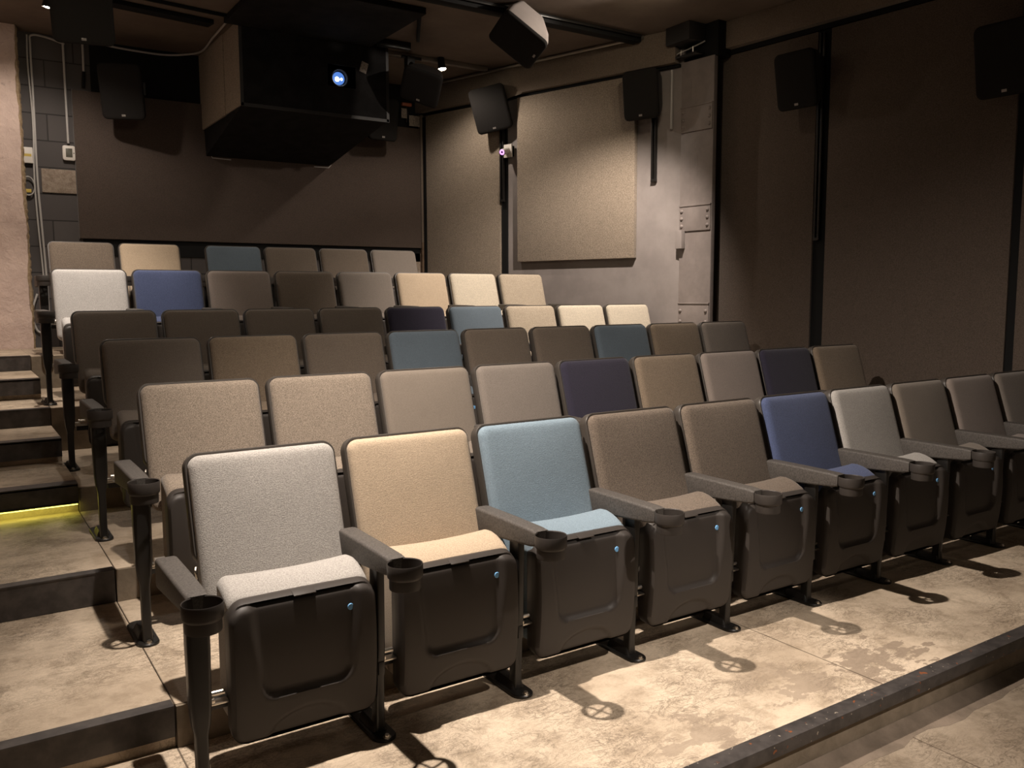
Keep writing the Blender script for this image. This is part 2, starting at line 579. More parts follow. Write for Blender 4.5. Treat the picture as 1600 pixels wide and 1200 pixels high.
# right hand wall: the rear part splays inwards, then the column, then the front part
dW = Vector((0.306, -1, 0)).normalized()
nW = Vector((-1, -0.306, 0)).normalized()      # into the room
P0 = Vector((4.22, 6.36, 0))
MW = frame(P0, dW, Vector((0, 0, 1)), nW)       # local: s along the wall, z up, n into the room
dF = Vector((0.083, -1, 0)).normalized()
nF = Vector((-1, -0.083, 0)).normalized()
MF = frame(Vector((5.70, 0, 0)), dF, Vector((0, 0, 1)), nF)
struct(obj('wall_right_rear', bx((-0.25, -0.45, -0.16), (3.46, ZC, 0), MW), GREYW, smooth=False))
struct(obj('wall_right_front', bx((-3.05, -0.45, -0.16), (4.6, ZC, 0), MF), GREYW, smooth=False))
struct(obj('wall_right_return', bx((5.27, 3.02, -0.45), (5.44, 3.07, ZC)), BLACKM, smooth=False))

# fabric soffits under the ceiling
struct(obj('trim_21', bx((-0.05, 3.60, 0.001), (3.42, ZC, 0.10), MW, 0.01), SOFF))
struct(obj('trim_22', bx((-2.90, 3.665, 0.001), (4.5, ZC, 0.12), MF, 0.01), SOFF))
struct(obj('trim_23', bx((-0.02, 3.573, 0.001), (3.43, 3.599, 0.04), MW), BLACKM, smooth=False))
struct(obj('trim_24', bx((-2.83, 3.625, 0.001), (4.4, 3.664, 0.05), MF), BLACKM, smooth=False))
# corner trims
struct(obj('trim_25', bx((4.165, 6.30, 2.1), (4.215, 6.359, 3.58)), SOFF, smooth=False))
struct(obj('trim_26', bx((4.165, 6.30, 0.99), (4.215, 6.359, 2.1)), BROWNT, smooth=False))
struct(obj('trim_27', bx((0.055, 0.9, 0.001), (0.095, 3.55, 0.05), MW), BLACKM, smooth=False))
struct(obj('trim_28', bx((0.52, 6.345, 1.87), (4.16, 6.3595, 2.028)), BLACKM, smooth=False))
struct(obj('trim_29', bx((0.66, 6.345, 3.42), (4.16, 6.3595, ZC)), BLACKM, smooth=False))
# dark channels between the wall panels
struct(obj('trim_30', bx((1.245, 0.9, 0.001), (1.325, 3.57, 0.02), MW), BLACKM, smooth=False))
struct(obj('trim_31', bx((-3.0, 0.0, 0.001), (-2.842, 3.62, 0.02), MF), BLACKM, smooth=False))
struct(obj('trim_32', bx((-1.80, 0.0, 0.001), (-1.68, 3.62, 0.02), MF), BLACKM, smooth=False))
struct(obj('trim_33', bx((-0.235, 0.0, 0.001), (-0.175, 3.62, 0.02), MF), BLACKM, smooth=False))


# acoustic panels
def panel(label, lo, hi, M, mat, group=None):
    o = obj('acoustic_panel', bx(lo, hi, M, 0.006), mat)
    return tag(o, label, 'acoustic panel', group)


panel('large dark brown fabric panel on the back wall under the projector', (0.487, -3.42, 0.006), (4.16, -2.03, 0.05), frame(Vector((0, YB, 0)), Vector((1, 0, 0)), Vector((0, 0, -1)), Vector((0, -1, 0))), PANELD)
panel('narrow brown fabric panel reaching into the back corner of the right wall', (0.10, 0.95, 0.001), (1.24, 3.565, 0.045), MW, PANEL)
panel('bright lit tan fabric panel hung clear of the grey wall with a shadow below', (1.50, 1.83, 0.004), (2.97, 3.565, 0.06), MW, PANEL)
panel('dim brown fabric panel just right of the riveted column', (-2.84, 0.0, 0.001), (-1.80, 3.62, 0.04), MF, PANEL_SHADED)
panel('wide dim brown fabric panel between the two black gaps on the right wall', (-1.68, 0.0, 0.001), (-0.235, 3.62, 0.04), MF, PANEL_SHADED)
panel('dim brown fabric panel at the right edge of the photo behind the front row', (-0.175, 0.0, 0.001), (1.40, 3.62, 0.04), MF, PANEL_SHADED)

struct(obj('trim_34', bx((5.26, 2.66, 3.60), (5.42, 3.10, ZC)), BLACKM, smooth=False))
# riveted steel column
t = thing('steel_column', 'grey painted riveted steel column on the right wall', 'column', (5.23, 2.87, 0.0))
t_M = frame(Vector((5.214 - 5.23, 3.06 - 2.87, 0)), Vector((0.1, -1, 0)).normalized(), Vector((0, 0, 1)), Vector((-1, -0.1, 0)).normalized())
bm = bx((0.0, -0.3, -0.05), (0.372, 3.605, 0.0), t_M, 0.004)
for s0 in (0.115, 0.20):          # raised weld seams
    for a, b in ((0.3, 1.0), (1.05, 1.32), (1.75, 2.0), (2.35, 2.75), (3.25, 3.45)):
        box(bm, (s0, a, -0.004), (s0 + 0.003, b, 0.0012), t_M)
obj('shaft', bm, COLM, t)
for z0, z1 in ((1.05, 1.385), (2.06, 2.29), (2.965, 3.19)):
    pl = obj('cover_plate', box(bx((0.006, z0, 0.0), (0.366, z1, 0.012), t_M, 0.004), (0.003, z1 - 0.004, 0.0), (0.369, z1 + 0.012, 0.019), t_M, 0.004), COLM, t)
    for s in (0.035, 0.335):
        for k in range(3):
            z = z0 + (z1 - z0) * (0.2 + 0.3 * k)
            bm = bmesh.new()
            lathe(bm, [(0.0, 0.015), (0.009, 0.0135), (0.015, 0.008), (0.018, 0.0)], 12, t_M @ Matrix.Translation((s, z, 0.0115)))
            obj('rivet', bm, COLM, pl)
t = thing('junction_box', 'small grey box on the left edge of the riveted column', 'electrical box', (5.23, 3.03, 1.985))
obj('housing', bx((0.0, -0.085, 0.0), (0.075, 0.085, 0.055), frame(Vector((-0.016, 0.035, 0)), Vector((0.1, -1, 0)).normalized(), Vector((0, 0, 1)), Vector((-1, -0.1, 0)).normalized()), 0.004), GREYW, t)
# black box and wiring over the column
t = thing('ceiling_junction_box', 'black box hanging over the top of the riveted column', 'electrical box', (5.15, 2.95, 3.9))
obj('housing', bx((-0.10, -0.14, -0.16), (0.10, 0.16, -0.002), None, 0.006), SPK, t)
obj('bracket', bx((-0.02, -0.15, -0.27), (0.09, 0.17, -0.255), None, 0.002), STEEL, t)
obj('cable', tube(bmesh.new(), smoothpath([(0.02, 0.17, -0.25), (0.0, 0.1, -0.225), (0.03, -0.03, -0.2), (0.08, -0.16, -0.16)]), 0.006), PVC, t)
for y in (0.06, -0.09):
    obj('bolt', tube(bmesh.new(), [(0.0, y, -0.255), (0.0, y, -0.20)], 0.006), CHROME, t)
# fabric bunched on the soffit
bm = bmesh.new()
rings = []
for i in range(13):
    s = 1.20 + 0.40 * i / 12
    h = math.sin(math.pi * i / 12)
    ring = []
    for j in range(9):
        z = 3.59 + 0.30 * j / 8 - 0.03 * h * (1 - j / 8)
        ring.append(MW @ Vector((s, z, 0.098 + 0.035 * h * (0.5 + 0.5 * math.sin(j * 1.1 + i * 0.9)))))
    rings.append(ring)
loft(bm, rings, False, False, False)
tag(obj('bunched_fabric', bm, SOFF, ang=80), 'bunched brown fabric draped over the soffit above the camera', 'fabric')


# ------------------------------------------------------------------ seats
TILT = math.radians(17)
BX = Vector((1, 0, 0))
BV = Vector((0, math.sin(TILT), math.cos(TILT)))
BN = Vector((0, -math.cos(TILT), math.sin(TILT)))
BO = Vector((0, 0, 0.958))
MB_ = frame(BO, BX, BV, BN)
HB = 0.2625


def back_cushion():
    a, b, r, vc = HB - 0.010, 0.272, 0.040, -0.283
    rings = []
    for n, d in ((-0.03, 0.012), (-0.02, 0.004), (0.004, 0.0), (0.012, 0.0)):
        rings.append([MB_ @ Vector((x, vc + y, n)) for x, y in rr(a - d, b - d, r, 8, 7)])
    for d in (0.002, 0.006, 0.012, 0.02, 0.03, 0.045, 0.07, 0.11, 0.16, 0.21, 0.245):
        e = min(d / 0.030, 1.0)
        n = 0.012 + 0.024 * math.sqrt(1 - (1 - e) ** 2)
        P = []
        for x, y in rr(a - d, b - d, max(r - d * 0.4, 0.004), 8, 7):
            P.append(MB_ @ Vector((x, vc + y, n + 0.012 * max(0.0, 1 - (x / a) ** 2) * max(0.0, 1 - (y / b) ** 4))))
        rings.append(P)
    return loft(bmesh.new(), rings)


def back_shell():
    a, b, r, vc = HB, 0.185, 0.048, -0.185
    rings = []
    for n, d in ((-0.058, 0.05), (-0.056, 0.02), (-0.045, 0.005), (-0.03, 0.0), (0.002, 0.0), (0.006, 0.003), (0.006, 0.009), (0.0, 0.013), (-0.012, 0.014)):
        rings.append([MB_ @ Vector((x, vc + y, n)) for x, y in rr(a - d, b - d, max(r - d, 0.01), 8)])
    return loft(bmesh.new(), rings)


def seat_cushion():
    secs = [(-0.371, 0.224, 0.548), (-0.369, 0.228, 0.560), (-0.355, 0.230, 0.570), (-0.325, 0.231, 0.586), (-0.295, 0.231, 0.597), (-0.265, 0.230, 0.603), (-0.240, 0.228, 0.602), (-0.222, 0.223, 0.591), (-0.210, 0.210, 0.566), (-0.204, 0.18, 0.51)]
    rings = []
    for y, a, zt in secs:
        zb = 0.155 if y < -0.23 else 0.20
        b = (zt - zb) / 2
        ring = []
        P = rr(a, b, 0.034, 8)
        # a gentle dip across the middle of the top
        top = [(a * q / 7, b) for q in range(5, -6, -1)]
        P = P[:9] + top + P[9:]
        for x, z in P:
            zz = zb + b + z
            if z > 0:
                zz -= 0.010 * (1 - min(1.0, abs(x) / a) ** 2) * (z / b)
            ring.append((x, y, zz))
        rings.append(ring)
    return loft(bmesh.new(), rings)


def shell_y(x, z):
    a, b, r, zc = 0.2375, 0.2175, 0.05, 0.3275
    qx, qz = abs(x) - (a - r), abs(z - zc) - (b - r)
    sd = math.hypot(max(qx, 0), max(qz, 0)) + min(max(qx, qz), 0) - r
    d = max(-sd, 0.0)
    e = min(d / 0.016, 1.0)
    y = -0.400 - 0.018 * math.sqrt(max(0.0, 1 - (1 - e) ** 2)) - 0.022 * (1 - ((z - 0.36) / 0.24) ** 2) + 0.010
    # recessed field, open at the top
    hw = 0.178 - 0.024 * sstep(0.52 - z, 0, 0.28)
    z0, z1 = 0.240, 0.80
    qx, qz = abs(x) - (hw - 0.06), abs(z - (z0 + z1) / 2) - ((z1 - z0) / 2 - 0.06)
    sd = math.hypot(max(qx, 0), max(qz, 0)) + min(max(qx, qz), 0) - 0.06
    y += 0.018 * sstep(-sd, 0.0, 0.026 - 0.008 * sstep(0.32 - z, 0, 0.05))
    # scalloped bottom edge
    q = math.hypot(x / 0.130, (z - 0.11) / 0.080)
    y += 0.012 * (1 - sstep(q, 0.86, 1.04))
    return y


def seat_shell():
    a, b, r, zc = 0.2375, 0.2175, 0.05, 0.3275
    NX, NZ = 50, 46
    bm = bmesh.new()
    G = []
    for j in range(NZ + 1):
        row = []
        for i in range(NX + 1):
            x = a * (2 * i / NX - 1)
            z = b * (2 * j / NZ - 1)
            dx, dz = (abs(x) - (a - r)) / r, (abs(z) - (b - r)) / r
            if dx > 0 and dz > 0:
                ex = dx * math.sqrt(1 - dz * dz / 2)
                ez = dz * math.sqrt(1 - dx * dx / 2)
                x = math.copysign(a - r + r * ex, x)
                z = math.copysign(b - r + r * ez, z)
            row.append(bm.verts.new((x, shell_y(x, zc + z), zc + z)))
        G.append(row)
    for j in range(NZ):
        for i in range(NX):
            bm.faces.new((G[j][i], G[j][i + 1], G[j + 1][i + 1], G[j + 1][i]))
    per = [G[0][i] for i in range(NX)] + [G[j][NX] for j in range(NZ)] + [G[NZ][i] for i in range(NX, 0, -1)] + [G[j][0] for j in range(NZ, 0, -1)]
    prev = per
    for y, s in ((-0.398, 1.0), (-0.374, 1.0), (-0.372, 0.997), (-0.340, 0.985), (-0.330, 0.95)):
        cur = [bm.verts.new((v.co.x * s, y, zc + (v.co.z - zc) * s + 0.016 * sstep(v.co.z, 0.48, 0.54) * max(0.0, min(1.0, (y + 0.415) / 0.041)))) for v in per]
        for i in range(len(per)):
            k = (i + 1) % len(per)
            bm.faces.new((prev[i], prev[k], cur[k], cur[i]))
        prev = cur
    bm.faces.new(prev)
    # the small press tab on the top lip
    box(bm, (-0.036, -0.016, -0.002), (0.036, 0.016, 0.0012), Matrix.Translation((0, -0.392, 0.5545)) @ Matrix.Rotation(math.radians(17), 4, 'X'), 0.0008)
    return bm


AX = -0.302      # line of the armrest left of a seat


def armrest():
    rings = []
    for y, a, zt, zb in ((-0.112, 0.026, 0.648, 0.575), (-0.118, 0.032, 0.655, 0.566), (-0.135, 0.034, 0.658, 0.562), (-0.33, 0.034, 0.658, 0.578), (-0.50, 0.033, 0.656, 0.592), (-0.537, 0.031, 0.653, 0.600)):
        b = (zt - zb) / 2
        rings.append([(x, y, zb + b + z) for x, z in rr(a, b, 0.010, 4)])
    return loft(bmesh.new(), rings)


def cup_holder():
    bm = bmesh.new()
    M = Matrix.Translation((0, -0.588, 0))
    lathe(bm, [(0.0420, 0.571), (0.0490, 0.571), (0.0500, 0.575), (0.0500, 0.604), (0.0548, 0.609), (0.0560, 0.614), (0.0568, 0.649), (0.0555, 0.6515), (0.0535, 0.649), (0.0525, 0.612), (0.0475, 0.606), (0.0475, 0.600), (0.0410, 0.600), (0.0410, 0.597), (0.0475, 0.596), (0.0475, 0.573), (0.0420, 0.571)], 36, M)
    for a in (20, 110):
        box(bm, (-0.044, -0.0042, 0.5965), (0.044, 0.0042, 0.6005), M @ Matrix.Rotation(math.radians(a), 4, 'Z'))
    return bm


def leg(end):
    bm = bmesh.new()
    rings = []
    if end:
        for z, y, a, b in ((0.598, -0.505, 0.032, 0.028), (0.50, -0.505, 0.0325, 0.028), (0.33, -0.505, 0.030, 0.027), (0.27, -0.505, 0.025, 0.024), (0.235, -0.505, 0.0175, 0.020), (0.06, -0.505, 0.0165, 0.020), (0.012, -0.505, 0.018, 0.026)):
            rings.append([(x, y + q, z) for x, q in rr(a, b, min(a, b) * 0.45, 4)])
        loft(bm, rings)
        return bm
    else:
        for z, y, a, b in ((0.585, -0.375, 0.014, 0.034), (0.30, -0.370, 0.014, 0.032), (0.24, -0.366, 0.0155, 0.028), (0.06, -0.362, 0.0155, 0.022), (0.012, -0.360, 0.018, 0.026)):
            rings.append([(x, y + q, z) for x, q in rr(a, b, 0.008, 4)])
        loft(bm, rings)
        box(bm, (-0.011, -0.40, 0.215), (0.011, -0.128, 0.262), None, 0.003)
    # rear upright carrying the backrest
    box(bm, (-0.012, -0.175, 0.235), (0.012, -0.128, 0.575), None, 0.003)
    return bm


def foot_plate(y0):
    rings = []
    for z, d in ((0.0005, 0.0), (0.008, 0.0), (0.012, 0.004)):
        rings.append([(x, y0 + 0.105 + y, z) for x, y in rr(0.042 - d, 0.145 - d, 0.042 - d, 6)])
    bm = loft(bmesh.new(), rings)
    rings = []
    for z, d in ((0.0115, 0.0), (0.028, 0.006), (0.040, 0.014)):
        rings.append([(x, y0 + 0.09 + y, z) for x, y in rr(0.030 - d, 0.07 - d, 0.020 - d, 4)])
    loft(bm, rings)
    return bm


def bolt(y0):
    return lathe(bmesh.new(), [(0.0, 0.022), (0.007, 0.022), (0.009, 0.018), (0.009, 0.014), (0.014, 0.0135), (0.014, 0.0118)], 10, Matrix.Translation((0, y0 - 0.018, 0)))


def hinge():
    bm = bx((-0.030, -0.385, 0.252), (0.062, -0.352, 0.259), None, 0.001)
    box(bm, (-0.012, -0.392, 0.262), (0.020, -0.362, 0.276), None, 0.003)
    tube(bm, [(0.012, -0.372, 0.284), (0.052, -0.372, 0.284)], 0.009, 10)
    return bm


def clip():
    bm = bmesh.new()
    for s in (-1, 1):
        x = s * (HB - 0.004)
        p = MB_ @ Vector((x, -0.386, -0.006))
        tube(bm, smoothpath([p + Vector((0, 0, 0.014)), p + Vector((s * 0.004, -0.010, 0.002)), p + Vector((0, -0.004, -0.014)), p + Vector((0, 0.006, -0.03))], 4), 0.0038, 6)
    return bm


def beam():
    return bx((-0.30, -0.335, 0.215), (0.262, -0.290, 0.250), None, 0.004)


MESH = {}


def proto(name, bm, mat, ang=35):
    o = obj(name, bm, mat, None, True, ang)
    me = o.data
    bpy.data.objects.remove(o)
    MESH[name] = (me, mat)


proto('backrest', back_cushion(), FAB['silver'], 60)
proto('back_shell', back_shell(), RIM, 40)
proto('seat_cushion', seat_cushion(), FAB['silver'], 60)
proto('seat_shell', seat_shell(), BLK, 50)
proto('armrest', armrest(), ARM, 50)
proto('cup_holder', cup_holder(), BLK, 35)
proto('leg', leg(False), STEEL, 35)
proto('leg_end', leg(True), STEEL, 35)
proto('foot_plate', foot_plate(-0.405), STEEL, 35)
proto('foot_plate_end', foot_plate(-0.515), STEEL, 35)
proto('bolt', bolt(-0.412), CHROME, 35)
proto('bolt_end', bolt(-0.520), CHROME, 35)
proto('hinge_bracket', hinge(), CHROME, 35)
proto('back_clip', clip(), CHROME, 50)
proto('support_beam', beam(), STEEL, 35)
_bm = bmesh.new()
lathe(_bm, [(0.0, 0.0035), (0.0095, 0.003), (0.0108, 0.0012), (0.0108, -0.002)], 18, Matrix.Translation((0.150, shell_y(0.150, 0.478), 0.478)) @ Matrix.Rotation(math.radians(90), 4, 'X'))
proto('number_dot', _bm, DOTM)


def part(name, parent, x=0.0, mat=None):
    me, m = MESH[name]
    o = bpy.data.objects.new(name.replace('_end', ''), me)
    C.objects.link(o)
    o.parent = parent
    o.location.x = x
    if mat is not None:
        o.material_slots[0].link = 'OBJECT'
        o.material_slots[0].material = mat
    return o


def arm_set(root, x, end=False):
    e = '_end' if end else ''
    a = part('armrest', root, x)
    part('cup_holder', a)
    lg = part('leg' + e, root, x)
    part('foot_plate' + e, lg)
    part('bolt' + e, lg)


ORD = ['', 'first', 'second', 'third', 'fourth', 'fifth', 'sixth', 'seventh', 'eighth', 'ninth', 'tenth']
ROWN = {1: 'front row', 2: 'second row', 3: 'third row', 4: 'fourth row', 5: 'fifth row', 6: 'back row'}
CNAME = {'oatpale': 'light mottled oatmeal', 'silver': 'silver grey', 'white': 'bright pale grey', 'tan': 'tan', 'tanmelange': 'mottled tan', 'skyblue': 'light blue', 'teal': 'slate blue', 'blue': 'royal blue', 'navy': 'dark navy', 'oatmeal': 'mottled oatmeal', 'cream': 'pale oatmeal', 'beige': 'plain beige', 'taupe': 'taupe brown', 'greytaupe': 'grey taupe', 'mauve': 'mauve grey', 'darkbrown': 'dark brown', 'charcoal': 'charcoal brown'}
ROWS = {
    1: ['silver', 'tan', 'skyblue', 'taupe', 'taupe', 'blue', 'silver', 'beige', 'mauve', 'greytaupe'],
    2: ['oatmeal', 'oatmeal', 'beige', 'greytaupe', 'navy', 'tanmelange', 'mauve', 'navy', 'tanmelange'],
    3: ['charcoal', 'tanmelange', 'darkbrown', 'teal', 'darkbrown', 'darkbrown', 'teal', 'tanmelange', 'greytaupe'],
    4: ['charcoal', 'charcoal', 'charcoal', 'charcoal', 'navy', 'teal', 'oatpale', 'cream', 'cream'],
    5: ['white', 'blue', 'mauve', 'darkbrown', 'greytaupe', 'tan', 'cream', 'oatpale'],
    6: ['taupe', 'tan', 'teal', 'darkbrown', 'darkbrown', 'greytaupe'],
}
PITCH = 0.56
for r, cols in ROWS.items():
    n = len(cols)
    for k, c in enumerate(cols):
        x = ROW_X[r] + k * PITCH + HB + (0.192 if r == 6 and k >= 2 else 0)
        if k == 0:
            pos = 'first seat from the aisle in the %s' % ROWN[r]
        elif k == n - 1 and r > 1:
            pos = 'rightmost seat of the %s, %s from the aisle' % (ROWN[r], ORD[k + 1])
        elif r == 1 and k == n - 1:
            pos = 'cut by the right edge of the photo'
        else:
            pos = '%s seat from the aisle in the %s' % (ORD[k + 1], ROWN[r])
        root = thing('theater_seat', '%s tip-up theater seat, %s' % (CNAME[c], pos), 'theater seat', (x, ROW_Y[r], ROW_Z[r]), 'tip-up seats in the %s' % ROWN[r])
        part('backrest', root, 0, FAB[c])
        bs = part('back_shell', root)
        part('back_clip', bs)
        part('seat_cushion', root, 0, FAB[c])
        sh = part('seat_shell', root)
        part('number_dot', sh)
        part('support_beam', root)
        part('hinge_bracket', root, AX)
        arm_set(root, AX - (0.05 if k == 0 else 0.0), k == 0)
        if (k == n - 1) or (r == 6 and k == 1):
            arm_set(root, -AX, True)


# ------------------------------------------------------------------ loudspeakers
def speaker(label, center, n, up, wd, ht, depth, roll=0.0, bracket=None, group='black surround loudspeakers', badge=True, cab=None):
    n = Vector(n).normalized()
    up = Vector(up)
    ex = up.cross(n).normalized()
    ey = n.cross(ex).normalized()
    M = frame(Vector((0, 0, 0)), ex, ey, n)
    t = thing('loudspeaker', label, 'loudspeaker', center, group)
    rings = []
    for z, a, b, oy in ((-depth, wd * 0.30, ht * 0.26, ht * 0.10), (-depth * 0.96, wd * 0.33, ht * 0.30, ht * 0.10), (-depth * 0.45, wd * 0.44, ht * 0.45, ht * 0.03), (-0.035, wd / 2 - 0.004, ht / 2 - 0.004, 0), (-0.010, wd / 2 - 0.004, ht / 2 - 0.004, 0), (-0.004, wd / 2 - 0.012, ht / 2 - 0.012, 0)):
        rings.append([M @ Vector((x, y + oy, z)) for x, y in rr(a, b, 0.045, 6)])
    obj('cabinet', loft(bmesh.new(), rings), cab or SPK, t, ang=30)
    rings = []
    for z, d in ((-0.012, 0.0), (0.008, 0.0), (0.016, 0.004), (0.021, 0.012), (0.023, 0.03)):
        rings.append([M @ Vector((x, y, z)) for x, y in rr(wd / 2 - d, ht / 2 - d, 0.048, 6)])
    g = obj('grille', loft(bmesh.new(), rings), GRILLE, t, ang=50)
    if badge:
        obj('badge', bx((-0.016, -ht / 2 + 0.030, 0.0225), (0.016, -ht / 2 + 0.046, 0.0245), M, 0.001), BADGE, g)
    if bracket:
        bm = bmesh.new()
        b = Vector(bracket) - Vector(center)
        tube(bm, [M @ Vector((0, ht * 0.1, -depth * 0.9)), b], 0.022, 8)
        box(bm, (b.x - 0.04, b.y - 0.04, b.z - 0.06), (b.x + 0.04, b.y + 0.04, b.z + 0.06))
        obj('mounting_bracket', bm, STEEL, t)
    return t


UP = (0, 0, 1)
speaker('black loudspeaker on the back wall left of the projector housing', (0.86, 5.93, 3.37), (-0.42, -1, -0.32), UP, 0.38, 0.50, 0.30, bracket=(1.1, 6.33, 3.5))
speaker('black loudspeaker hanging from the ceiling at the top left corner', (0.36, 4.42, 3.58), (-0.25, -1, -0.35), UP, 0.43, 0.42, 0.26, bracket=(0.45, 4.75, 3.84))
speaker('black loudspeaker slung under the lit ceiling track right of the projector', (3.27, 4.55, 3.44), (-0.623, -0.581, -0.516), (0.35, -0.10, 0.99), 0.38, 0.32, 0.24, bracket=(3.42, 5.08, 3.80))
speaker('loudspeaker with lit pale side, tilted down below the black ceiling beam', (3.49, 3.22, 3.585), (-0.647, -0.207, -0.733), (-0.755, 0.296, 0.584), 0.37, 0.44, 0.27, bracket=(3.70, 3.40, 3.80), cab=GREYW)
speaker('dark loudspeaker tilted down on the right wall above the camera', (4.37, 5.07, 3.45), (-0.74, -0.66, -0.30), (-0.14, 0.10, 1), 0.40, 0.47, 0.24, bracket=(4.56, 5.12, 3.40))
speaker('dark loudspeaker on the right wall beside the riveted column', (4.95, 3.33, 3.34), (-0.93, -0.36, -0.13), UP, 0.36, 0.45, 0.24, bracket=(5.10, 3.33, 3.28))
speaker('black loudspeaker on the right wall above the long vertical bar', (5.26, 1.80, 3.20), (-0.98, -0.12, -0.2), UP, 0.36, 0.45, 0.24, bracket=(5.51, 1.79, 3.25))
speaker('black loudspeaker cut by the right edge of the photo', (5.38, 0.20, 3.03), (-0.98, -0.05, -0.2), UP, 0.38, 0.48, 0.24, bracket=(5.62, 0.16, 3.05))
speaker('black loudspeaker half hidden behind the right end of the projector housing', (3.56, 6.02, 3.42), (0.1, -1, -0.15), UP, 0.36, 0.46, 0.26, bracket=(3.56, 6.33, 3.5))


def bar(label, M, s, z0, z1, n0, gap=0.034):
    t = thing('speaker_bar', label, 'bar', M @ Vector((s, z0, n0)))
    inv = Matrix.Translation(-(M @ Vector((s, z0, n0))))
    for d in (-gap / 2, gap / 2):
        obj('rail', bx((s + d - 0.009, z0, n0 - 0.02), (s + d + 0.009, z1, n0 + 0.012), inv @ M, 0.002), STEEL, t)
    obj('end_cap', bx((s - gap * 0.8, z0 - 0.012, n0 - 0.021), (s + gap * 0.8, z0 + 0.012, n0 + 0.014), inv @ M, 0.002), STEEL, t)
    return t


bar('twin black mounting bar under the loudspeaker beside the camera', MW, 1.285, 2.50, 3.56, 0.055)
bar('short black mounting bar under the loudspeaker near the column', MW, 3.165, 2.56, 3.56, 0.025)
bar('long black mounting bar in the gap between right wall panels', MF, -1.755, 1.93, 3.60, 0.045)
tag(obj('conduit', tube(bmesh.new(), [MW @ Vector((3.345, 3.02, 0.02)), MW @ Vector((3.345, 3.56, 0.02))], 0.012), PVC), 'short pale pipe on the wall left of the riveted column', 'conduit')

# security camera with purple ring
cp = MW @ Vector((1.36, 3.03, 0.0))
t = thing('security_camera', 'white security camera with a glowing purple ring on the right wall', 'camera', cp)
iv = Matrix.Translation(-cp) @ MW
obj('mount_plate', bx((1.315, 2.955, 0.045), (1.425, 3.095, 0.062), iv, 0.003), WHITEP, t)
obj('backing_block', bx((1.33, 2.97, 0.001), (1.41, 3.08, 0.045), iv), BLACKM, t, smooth=False)
cdir = Vector((-0.85, -0.45, -0.28)).normalized()
c0 = iv @ Vector((1.37, 3.03, 0.06))
Mc = Matrix.Translation(c0) @ cdir.to_track_quat('Z', 'Y').to_matrix().to_4x4()
b = obj('camera_body', lathe(bmesh.new(), [(0.0, 0.0), (0.030, 0.0), (0.034, 0.02), (0.034, 0.12), (0.030, 0.13), (0.0, 0.13)], 20, Mc), WHITEP, t)
obj('infrared_ring', lathe(bmesh.new(), [(0.014, 0.1305), (0.027, 0.1305), (0.027, 0.134), (0.014, 0.134), (0.014, 0.1305)], 20, Mc), IR, b)
obj('lens', lathe(bmesh.new(), [(0.0, 0.134), (0.012, 0.133), (0.012, 0.129)], 16, Mc), SPK, b)

# ------------------------------------------------------------------ projector housing
t = thing('projector_housing', 'large black projector housing hung from the ceiling at the back wall', 'projector', (2.4, 5.65, 3.17))
L = Vector((-2.4, -5.65, -3.17))
MT = Matrix.Translation(L)
bm = bmesh.new()
box(bm, (1.68, 4.95, 3.17), (1.70, 5.45, 3.899), MT)
box(bm, (1.672, 5.452, 3.165), (1.70, 6.355, 3.899), MT)
obj('side_panel', bm, PANEL, t, smooth=False)
obj('side_panel', bx((3.10, 4.95, 3.17), (3.12, 6.355, 3.899), MT), DULLBLK, t, smooth=False)
# front with the port the beam leaves by
bm = bmesh.new()
px0, px1, pz0, pz1 = 2.50, 2.78, 3.44, 3.64
box(bm, (1.70, 4.95, 3.17), (px0, 4.965, 3.899), MT)
box(bm, (px1, 4.95, 3.17), (3.10, 4.965, 3.899), MT)
box(bm, (px0, 4.95, 3.17), (px1, 4.965, pz0), MT)
box(bm, (px0, 4.95, pz1), (px1, 4.965, 3.899), MT)
obj('front_panel', bm, DULLBLK, t, smooth=False)
bm = bmesh.new()
for q in (1.69, 3.11):
    box(bm, (q - 0.014, 4.946, 3.165), (q + 0.014, 4.952, 3.899), MT)
box(bm, (1.68, 4.946, 3.16), (3.12, 4.952, 3.19), MT)
obj('edge_trim', bm, SPK, t, smooth=False)
bm = bmesh.new()
v = [bm.verts.new(L + Vector(p)) for p in ((1.69, 4.97, 3.168), (3.10, 4.97, 3.168), (3.10, 6.35, 3.168), (1.69, 6.35, 3.168), (1.70, 6.33, 2.90), (3.03, 6.33, 2.90))]
for f in ((0, 1, 2, 3), (0, 4, 5, 1), (3, 2, 5, 4), (0, 3, 4), (1, 5, 2)):
    bm.faces.new([v[i] for i in f])
obj('sloped_tray', bm, DULLBLK, t, smooth=False)
obj('tray_wire', tube(bmesh.new(), [L + Vector(p) for p in ((1.72, 6.31, 2.97), (1.76, 6.31, 2.89), (1.95, 6.31, 2.885))], 0.006), PVC, t)
obj('tray_wire', tube(bmesh.new(), [L + Vector(p) for p in ((2.85, 6.31, 2.885), (3.02, 6.31, 2.885), (3.07, 6.31, 2.95))], 0.006), PVC, t)
ln = Matrix.Translation(L + Vector((2.63, 4.99, 3.53))) @ Matrix.Rotation(math.radians(90), 4, 'X')
lb = obj('lens_barrel', lathe(bmesh.new(), [(0.085, -0.25), (0.085, 0.012), (0.078, 0.016), (0.070, 0.006), (0.070, -0.02)], 32, ln), SPK, t)
obj('lens_glass', lathe(bmesh.new(), [(0.0, -0.012), (0.040, -0.014), (0.060, -0.020)], 28, ln), LENS, lb)
obj('beam_core', lathe(bmesh.new(), [(0.0, -0.004), (0.016, -0.005), (0.022, -0.012)], 20, ln @ Matrix.Translation((-0.018, -0.010, 0))), LENSC, lb)
